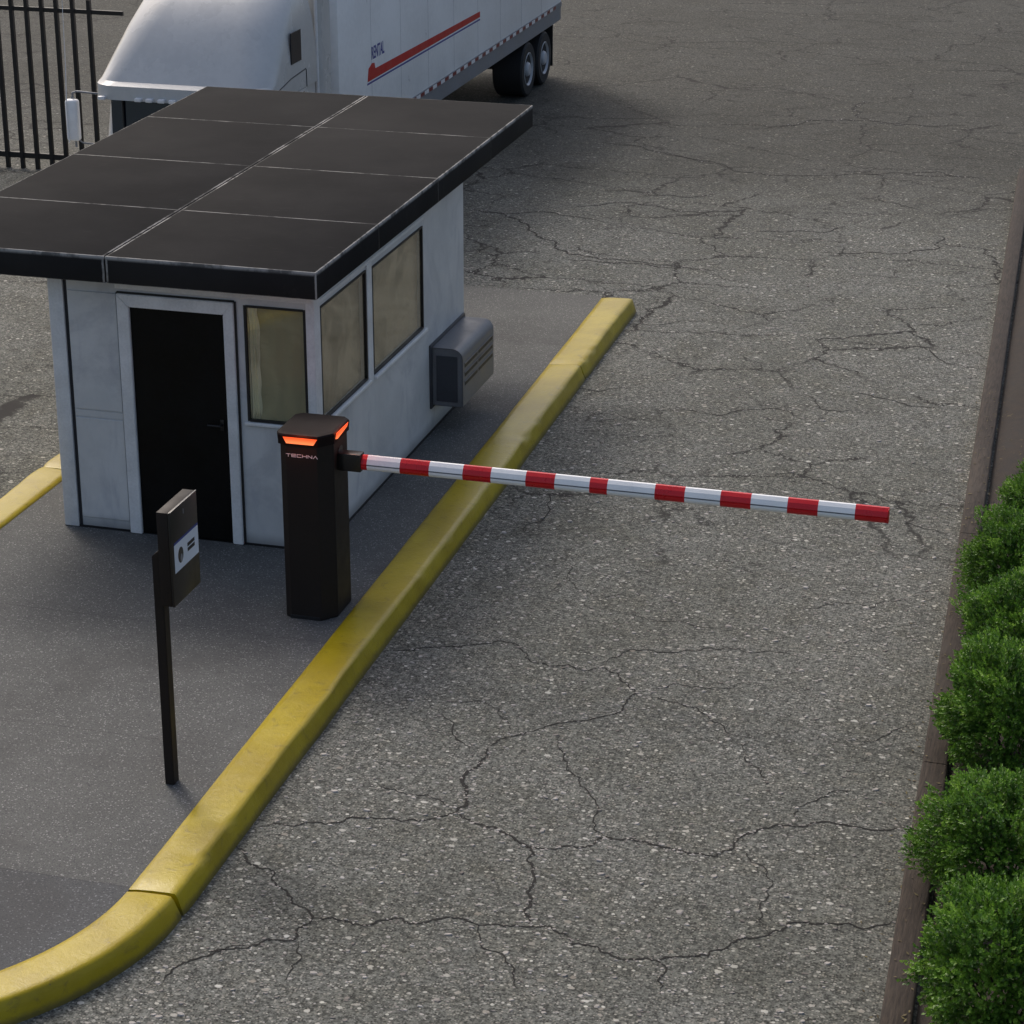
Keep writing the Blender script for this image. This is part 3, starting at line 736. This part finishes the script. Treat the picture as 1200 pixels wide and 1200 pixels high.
bm = bmesh.new(); prism(bm, [(-4.10+.043*math.cos(2*math.pi*k/24), 1.685+.056*math.sin(2*math.pi*k/24)) for k in range(24)], 'x', .5523, .5532)
sub('round_emblem', bm, 'blackp', lab)
bm = bmesh.new(); prism(bm, [(-4.09+.018*math.cos(2*math.pi*k/16), 1.66+.030*math.sin(2*math.pi*k/16)) for k in range(16)], 'x', .5533, .5537)
sub('emblem_mark', bm, 'rail', lab)
bm = bmesh.new()
for z in (1.697, 1.662): box(bm, .5523, .5531, -3.985, -3.865, z, z+.026)
sub('text_bar', bm, 'gasket', lab)
sub('camera_slot', nbox(.5502, .5512, -4.025, -4.017, 1.95, 1.985), 'rail', fp)

# ------------------------------------------------------------------ truck with trailer
TX = -3.40; TL = -5.80
trk = thing('semi_truck', 'white rental semi truck with a red and blue striped box trailer, parked behind the booth', 'truck', (-4.6, 8.0, GZ))
def rr(x0, x1, y0, y1, rf, rb=.05, seg=7): return oct_(x0, x1, y0, y1, rf, rf, rb, rb, seg)
cx0, cx1 = -5.63, -3.44
bm = bmesh.new()
loft(bm, [(rr(cx0, cx1, 8.02, 9.62, .12), .35), (rr(cx0, cx1, 8.02, 9.62, .12), 1.30), (rr(cx0+.01, cx1-.01, 8.10, 9.62, .16), 1.45), (rr(cx0+.03, cx1-.03, 8.20, 9.62, .2), 2.0)])
cab = part('cab', bm, 'truck', trk, 40)
bm = bmesh.new()
loft(bm, [(rr(cx0-.01, cx1, 7.86, 9.62, .26), 2.001), (rr(cx0-.01, cx1, 7.86, 9.62, .27), 2.165), (rr(cx0+.0, cx1, 7.93, 9.62, .31), 2.205), (rr(cx0+.07, cx1-.01, 8.09, 9.62, .38), 2.45), (rr(cx0+.16, cx1-.04, 8.30, 9.62, .46), 2.75), (rr(cx0+.26, cx1-.1, 8.6, 9.62, .5), 3.05), (rr(cx0+.4, cx1-.22, 9.0, 9.62, .45), 3.25), (rr(cx0+.5, cx1-.3, 9.2, 9.60, .3), 3.3)])
part('roof_fairing', bm, 'truck', trk, 24)
# windscreen set proud of the cab front
bm = bmesh.new()
P = [(cx0+.14, 8.075, 1.42), (cx1-.14, 8.075, 1.42), (cx1-.16, 8.18, 1.995), (cx0+.10, 8.18, 1.995)]
a = [bm.verts.new(p) for p in P]; b = [bm.verts.new((x, y+.1, z)) for x, y, z in P]
bm.faces.new(a); bm.faces.new(b)
for k in range(4): bm.faces.new((a[k], a[(k+1) % 4], b[(k+1) % 4], b[k]))
part('windscreen', bm, 'tglass', trk)
for x in (-5.33,): 
    bm = bmesh.new(); tube(bm, [(x, 8.06, 1.45), (x-.04, 8.15, 1.99)], .012); part('windscreen_pillar', bm, 'chassis', trk)
for px in [-5.483, -5.019, -4.879, -4.728, -4.589, -4.45, -3.62]:
    part('marker_light', nbox(px-.042, px+.042, 7.80, 7.875, 2.005, 2.045, .008), 'lens', trk, 40)
# side window, door seam, door window
part('sleeper_window', nbox(cx1-.006, cx1+.006, 8.72, 9.06, 2.35, 2.72, .004), 'tglass', trk)
dr = part('cab_door', nbox(cx1-.03, cx1+.004, 8.12, 9.22, .7, 1.995, .01), 'truck', trk, 40)
sub('door_window', nbox(cx1+.0045, cx1+.010, 8.35, 9.12, 1.45, 1.965, .004), 'tglass', dr)
sub('handle', nbox(cx1+.0045, cx1+.025, 8.95, 9.08, 1.25, 1.28, .004), 'chrome', dr)
bm = bmesh.new(); tube(bm, [(cx1+.001, 8.25, 2.12), (cx1+.002, 8.7, 2.19), (cx1+.002, 9.2, 2.22), (cx1+.002, 9.215, 2.2), (cx1+.002, 9.22, 2.0)], .007, 6); part('body_seam', bm, 'gasket', trk)
bm = bmesh.new(); tube(bm, [(cx1-.03, 9.68, .5), (cx1-.03, 9.68, 3.1)], .022); part('grab_pole', bm, 'lens', trk, 60)
bm = bmesh.new(); loft(bm, [(oct_(cx1-.22, cx1+.005, 9.70, 10.10, .09, .09, .02, .02), .8), (oct_(cx1-.22, cx1+.005, 9.70, 10.10, .09, .09, .02, .02), 3.0)]); part('side_extender', bm, 'truck', trk, 40)
# bonnet, bumper, lights
bm = bmesh.new(); loft(bm, [(rr(-5.35, -3.75, 6.75, 8.06, .2), .25), (rr(-5.35, -3.75, 6.75, 8.06, .2), .95), (rr(-5.28, -3.82, 6.85, 8.06, .22), 1.15), (rr(-5.2, -3.9, 7.1, 8.06, .2), 1.28)]); part('bonnet', bm, 'truck', trk, 45)
part('bumper', nbox(-5.6, -3.5, 6.55, 6.74, .08, .38, .03), 'chrome', trk, 40)
part('grille', nbox(-4.95, -4.15, 6.72, 6.748, .42, .98, .01), 'chassis', trk)
for x in (-5.2, -3.9): part('headlight', nbox(x-.1, x+.1, 6.725, 6.77, .5, .68, .02), 'lens', trk, 40)
for s_, x in ((1, -3.62), (-1, -5.48)):
    bm = bmesh.new(); poly = [(7.35+.62*math.cos(math.pi*k/12), .33+.5*math.sin(math.pi*k/12)) for k in range(13)] + [(7.35-.5*math.cos(math.pi*k/12), .33+.4*math.sin(math.pi*k/12)) for k in range(13)]
    prism(bm, poly, 'x', x-.14, x+.14); part('wheel_arch', bm, 'truck', trk, 40)
# chassis rails
bm = bmesh.new(); box(bm, -5.0, -4.85, 7.2, 12.6, .32, .5); box(bm, -4.35, -4.2, 7.2, 12.6, .32, .5); box(bm, -4.85, -4.35, 9.7, 10.0, .34, .48); part('chassis', bm, 'chassis', trk)
bm = bmesh.new(); lathe_x(bm, -3.85, 9.1, .33, [(-.25, .26), (.25, .26)], 24); part('fuel_tank', bm, 'chrome', trk, 40)
# mirror and whip antenna
mx, my = -6.0, 8.12
bm = bmesh.new(); tube(bm, [(mx-.02, my, 1.93), (mx+.0, my, 2.0), (mx+.06, my, 2.02), (mx+.34, my+.02, 2.0), (cx0+.04, my+.05, 1.98)], .012, 8); tube(bm, [(mx+.02, my, 1.45), (mx+.1, my, 1.40), (cx0+.04, my+.05, 1.38)], .010, 8); tube(bm, [(mx+.01, my, 1.35), (mx+.0, my, 2.0)], .014, 8); part('mirror_arm', bm, 'rail', trk, 60)
mr = part('mirror', nbox(mx-.075, mx+.085, my-.09, my+.02, 1.43, 1.93, .035, 3), 'trailer', trk, 50)
sub('mirror_glass', nbox(mx-.055, mx+.065, my+.021, my+.025, 1.47, 1.89), 'chrome', mr)
bm = bmesh.new(); tube(bm, [(mx-.03, my-.10, 1.42), (mx-.035, my-.1, 1.9), (mx-.04, my-.05, 2.3), (mx-.05, my, 3.1)], [.007, .006, .005, .003], 6); part('antenna', bm, 'lens', trk)
# trailer box
TY0, TY1, TZ0, TZ1 = 10.27, 21.35, 1.02, 3.55
trl = part('trailer', nbox(TL, TX, TY0, TY1, TZ0, TZ1, .02), 'trailer', trk, 40)
bm = bmesh.new(); box(bm, TX+.0005, TX+.012, TY0+.02, TY1-.02, TZ0-.03, TZ0+.05, .003); box(bm, TX-.03, TX-.002, TY0+.02, TY1-.02, .77, TZ0-.001, .004)
sub('side_rail', bm, 'rail', trl)
bm = bmesh.new(); k = 0; y = TY0+.6
while y < TY1-.5:
    box(bm, TX+.0125, TX+.014, y, y+.19, TZ0-.015, TZ0+.035, mi=k % 2); y += .19; k += 1
sub('reflector_tape', bm, ['darkred', 'lens'], trl)
bm = bmesh.new(); prism(bm, [(11.342, 1.641), (11.387, 1.803), (11.527, 1.854), (11.63, 1.84), (11.659, 1.763), (16.5, 1.698), (16.5, 1.616)], 'x', TX+.001, TX+.003); sub('red_stripe', bm, 'decalred', trl)
bm = bmesh.new(); prism(bm, [(11.322, 1.6), (11.33, 1.623), (16.5, 1.592), (16.5, 1.569)], 'x', TX+.001, TX+.003); sub('blue_stripe', bm, 'decalblue', trl)
fc = bpy.data.curves.new('t', 'FONT'); fc.body = 'RENTAL'; fc.size = .23; fc.extrude = .001; fc.shear = .0; fc.offset = .004; fc.resolution_u = 2
fo = bpy.data.objects.new('t', fc); COL.objects.link(fo)
dg = bpy.context.evaluated_depsgraph_get(); dg.update()
me = bpy.data.meshes.new_from_object(fo.evaluated_get(dg)); bpy.data.objects.remove(fo)
bm = bmesh.new(); bm.from_mesh(me); bm.transform(Matrix.Translation(Vector((-3.398, 11.514, 1.901))) @ Matrix.Rotation(R(90), 4, 'Z') @ Matrix.Rotation(R(90), 4, 'X') @ Matrix.Diagonal((.62, 1, 1, 1)))
for f in bm.faces: f.material_index = 0
bpy.data.meshes.remove(me)
sub('lettering', bm, 'decalblue', trl)
bm = bmesh.new()
for y in [TY0+.02+i*1.22 for i in range(1, 9)]: box(bm, TX+.0002, TX+.0008, y, y+.006, TZ0+.05, TZ1-.03)
sub('panel_rivet_line', bm, 'rail', trl)
sub('landing_gear', nbox(-4.0, -3.85, 12.9, 13.05, GZ+.01, .8, .01), 'chassis', trl)
sub('landing_gear', nbox(-5.35, -5.2, 12.9, 13.05, GZ+.01, .8, .01), 'chassis', trl)
bm = bmesh.new(); box(bm, -5.05, -4.15, 17.6, 21.2, .5, .78); box(bm, -5.6, -3.6, 21.22, 21.3, .35, .45); box(bm, -5.6, -3.75, 19.3, 19.45, .28, .42); box(bm, -5.6, -3.75, 20.35, 20.5, .28, .42)
sub('bogie', bm, 'chassis', trl)
sub('mud_flap', nbox(-4.0, -3.45, 20.98, 21.0, .05, .8), 'chassis', trl)
def wheel(cx, cy, r, s, dual=True):
    cz = GZ+r; wd = .5 if dual else .26
    bm = bmesh.new()
    pr = [(-wd, r*.55), (-wd, r*.93), (-wd+.03, r), (-.03, r), (0, r*.93), (0, r*.64), (-.03, r*.60)]
    lathe_x(bm, cx, cy, cz, pr, 40, s)
    wt = part('wheel', bm, 'tyre', trk, 40)
    bm = bmesh.new(); lathe_x(bm, cx, cy, cz, [(-.06, r*.61), (-.002, r*.62), (.004, r*.60), (-.03, r*.55), (-.10, r*.42), (-.06, r*.30), (.0, r*.25), (.015, r*.2), (.02, .02)], 32, s)
    rm = part('rim', bm, 'rim', wt, 30)
    bm = bmesh.new()
    for k in range(8):
        a = 2*math.pi*k/8; x = cx-.085*s
        prism(bm, [(cy+r*.45*math.cos(a)+.022*math.cos(q), cz+r*.45*math.sin(a)+.022*math.sin(q)) for q in [2*math.pi*j/8 for j in range(8)]], 'x', x, x+.014*s)
    return wt
for y in (19.36, 20.36):
    wheel(TX-.02, y, .43, 1); wheel(TL+.02, y, .43, -1)
for y in (10.9, 11.85):
    wheel(TX-.06, y, .43, 1); wheel(TL+.08, y, .43, -1)
wheel(-3.52, 7.35, .43, 1, False); wheel(-5.58, 7.35, .43, -1, False)

# ------------------------------------------------------------------ iron railing at the back left
FY = 12.6
fen = thing('iron_fence', 'black iron fence of upright bars standing left of the truck cab', 'fence', (-8.6, FY, GZ))
part('rail', nbox(-11.2, -7.35, FY-.02, FY+.02, .02, .10, .004), 'iron', fen)
part('rail', nbox(-11.2, -7.35, FY-.02, FY+.02, 2.1, 2.16, .004), 'iron', fen)
FB = [-8.577, -8.355, -8.107, -7.86]
for x in FB + [FB[0]-.23*k for k in range(1, 12)]:
    part('bar', nbox(x-.028, x+.028, FY-.0285, FY+.0285, GZ, 2.3, .004), 'iron', fen)

# ------------------------------------------------------------------ planting bed on the right
def bx(y): return lerp(5.50, 5.19, (y+5.6)/7.8)     # left edge of the timber
bm = bmesh.new(); bmesh.ops.create_grid
ny = 60; rowsv = []
for j in range(ny+1):
    y = lerp(-10, 20, j/ny)
    rowsv.append([bm.verts.new((bx(y)+.2+u, y, GZ+.015+.07*noise.noise(Vector((u*3, y*3, 0)))*(1 if u else 0)+(.05 if u else 0))) for u in (0, .15, .35, .6, .9, 1.4, 2.2, 4)])
for A, B in zip(rowsv, rowsv[1:]):
    for k in range(7): bm.faces.new((A[k], A[k+1], B[k+1], B[k]))
structure(link('planting_bed', bm, 'soil', smooth=60))
bm = bmesh.new(); lay = bm.verts.layers.float.new('tone'); lr = random.Random(5)
for i in range(700):
    y = lr.uniform(-8, 6); u = abs(lr.gauss(0, .35))+.02 if i % 6 else -abs(lr.gauss(0, .12))
    z = GZ+.104 if 0 < u < .17 else (GZ+.004 if u <= 0 else GZ+.09); x = bx(y)+u
    a = lr.uniform(0, 6.28); L = lr.uniform(.010, .02); W = L*lr.uniform(.3, .5); c_, s_ = math.cos(a), math.sin(a); tn = lr.random()
    vs = [bm.verts.new((x+c_*p-s_*q, y+s_*p+c_*q, z+h)) for p, q, h in ((-L, 0, 0), (0, -W, .003), (L, 0, lr.uniform(.0, .01)), (0, W, .004))]
    for v in vs: v[lay] = tn
    bm.faces.new(vs)
o = link('leaf_litter', bm, 'litter'); o['kind'] = 'stuff'; o['label'] = 'dry fallen leaves scattered along the timber edging under the shrubs'; o['category'] = 'leaf litter'
def timber(y0, y1, label):
    bm = bmesh.new(); n = 24; rings = []
    for i in range(n+1):
        y = lerp(y0, y1, i/n); x = bx(y); j = noise.noise(Vector((y*2, 4, 0)))*.008; k = noise.noise(Vector((y*3, 9, 0)))*.006
        e = .006 if i in (0, n) else 0
        rings.append([bm.verts.new(p) for p in ((x+j, y, GZ-.01), (x+j, y, GZ+.085+k-e), (x+j+.012, y, GZ+.1+k-e), (x+.165-j, y, GZ+.1-k-e), (x+.18-j, y, GZ+.085-k-e), (x+.18-j, y, GZ-.01))])
    for A, B in zip(rings, rings[1:]):
        for k in range(6): bm.faces.new((A[k], A[(k+1) % 6], B[(k+1) % 6], B[k]))
    bm.faces.new(rings[0]); bm.faces.new(rings[-1])
    o = link('edging_timber', bm, 'wood', smooth=50); o['label'] = label; o['category'] = 'timber edging'; o['group'] = 'timber edging of the planting bed'
for y0, y1, lb in ((-9.0, -2.41, 'brown timber edging below the nearest shrubs in the bottom right corner'), (-2.4, 2.0, 'brown timber edging between the asphalt and the middle shrubs'), (2.01, 16, 'far brown timber edging beside the highest placed shrub at the right edge')):
    timber(y0, y1, lb)

def shrub_mesh(seed, rx, rz, nleaf):
    rnd = random.Random(seed); bm = bmesh.new(); lay = bm.verts.layers.float.new('tone')
    def surf(d):
        r = 1+.26*noise.noise(d*1.7+Vector((seed, 0, 0)))+.26*noise.noise(d*3.6+Vector((0, seed, 0)))
        return Vector((d.x*rx*r, d.y*rx*r, rz+d.z*rz*r))
    ntw = nleaf//9
    for i in range(ntw):
        z = rnd.uniform(-.75, 1); a = rnd.uniform(0, 2*math.pi); q = math.sqrt(1-z*z); d = Vector((q*math.cos(a), q*math.sin(a), z))
        depth = 1-abs(rnd.gauss(0, .13)) if rnd.random() < .8 else rnd.uniform(.55, .9)
        if rnd.random() < .04: depth = rnd.uniform(1.01, 1.05)
        p = surf(d); c = Vector((0, 0, rz)); p = c+(p-c)*depth
        clump = noise.noise(d*5+Vector((seed*2, 1, 3)))
        if clump < -.28 and rnd.random() < .7: p = c+(p-c)*.84
        ax = (d+Vector((rnd.gauss(0, .35), rnd.gauss(0, .35), rnd.gauss(.35, .3)))).normalized()
        tw = rnd.uniform(.035, .065); base = min(1, max(0, .42+.7*clump+rnd.gauss(0, .14)))
        s1 = ax.orthogonal().normalized(); s2 = ax.cross(s1)
        for k in range(9):
            t = (k+.6)/9; b = rnd.uniform(0, 6.28) if k % 2 == 0 else b+math.pi
            side = s1*math.cos(b)+s2*math.sin(b); ld = (side*(1.0-.5*t)+ax*(.5+.7*t)).normalized()
            L = rnd.uniform(.017, .027); W = L*rnd.uniform(.28, .4)
            o = p+ax*tw*t; wv = ld.cross(ax); 
            if wv.length < .01: continue
            wv.normalize(); nrm = wv.cross(ld)
            tone = min(1, max(0, base+.35*(t-.5)+rnd.gauss(0, .08)))
            vs = [bm.verts.new(o), bm.verts.new(o+ld*L*.5+wv*W+nrm*.0015), bm.verts.new(o+ld*L), bm.verts.new(o+ld*L*.5-wv*W+nrm*.0015)]
            for v in vs: v[lay] = tone
            bm.faces.new(vs)
    me = bpy.data.meshes.new('foliage'); bm.to_mesh(me); bm.free(); me.materials.append(M['leaf'])
    b2 = bmesh.new()
    for i in range(14):
        z = rnd.uniform(-.1, 1); a = rnd.uniform(0, 6.28); q = math.sqrt(1-z*z); d = Vector((q*math.cos(a), q*math.sin(a), z)); e = surf(d)
        m = Vector((e.x*.35, e.y*.35, e.z*.5))
        tube(b2, [(rnd.uniform(-.03, .03), rnd.uniform(-.03, .03), -.02), m, m.lerp(e, .7)], [.011, .006, .0015], 5)
    m2 = bpy.data.meshes.new('stems'); b2.to_mesh(m2); b2.free(); m2.materials.append(M['twig'])
    return me, m2
protos = [shrub_mesh(s, .5, .45, 60000) for s in (1, 2, 3)]
SH = [(6.146, -5.662, 1.0, 1.09, 5.69, 'leafy green boxwood shrub nearest the camera, in the bottom right corner'), (5.977, -4.034, 0.95, 0.96, 0.51, 'large leafy boxwood shrub second from the bottom, widest over the timber edging'), (5.918, -2.266, 0.98, 1.08, 4.42, 'boxwood shrub third from the bottom at the right edge'), (5.865, -0.838, 0.9, 1.05, 1.85, 'small boxwood shrub fourth from the bottom, set back from the timber'), (5.769, 0.561, 0.9, 1.04, 3.64, 'boxwood shrub at right edge, level with the tip of the striped boom'), (5.889, 2.006, 0.8, 1.04, 0.95, 'farther boxwood shrub just behind the one level with the boom tip')]
for i, (x, y, sc, hs, rot, lb) in enumerate(SH):
    t = thing('boxwood_shrub', lb, 'shrub', (x+.07, y, GZ+.03), 'boxwood shrubs in the bed on the right')
    t.rotation_euler.z = rot; t.scale = (sc, sc, sc*hs)
    for nm, me in zip(('foliage', 'stems'), protos[i % 3]):
        o = bpy.data.objects.new(nm, me); COL.objects.link(o); o.parent = t
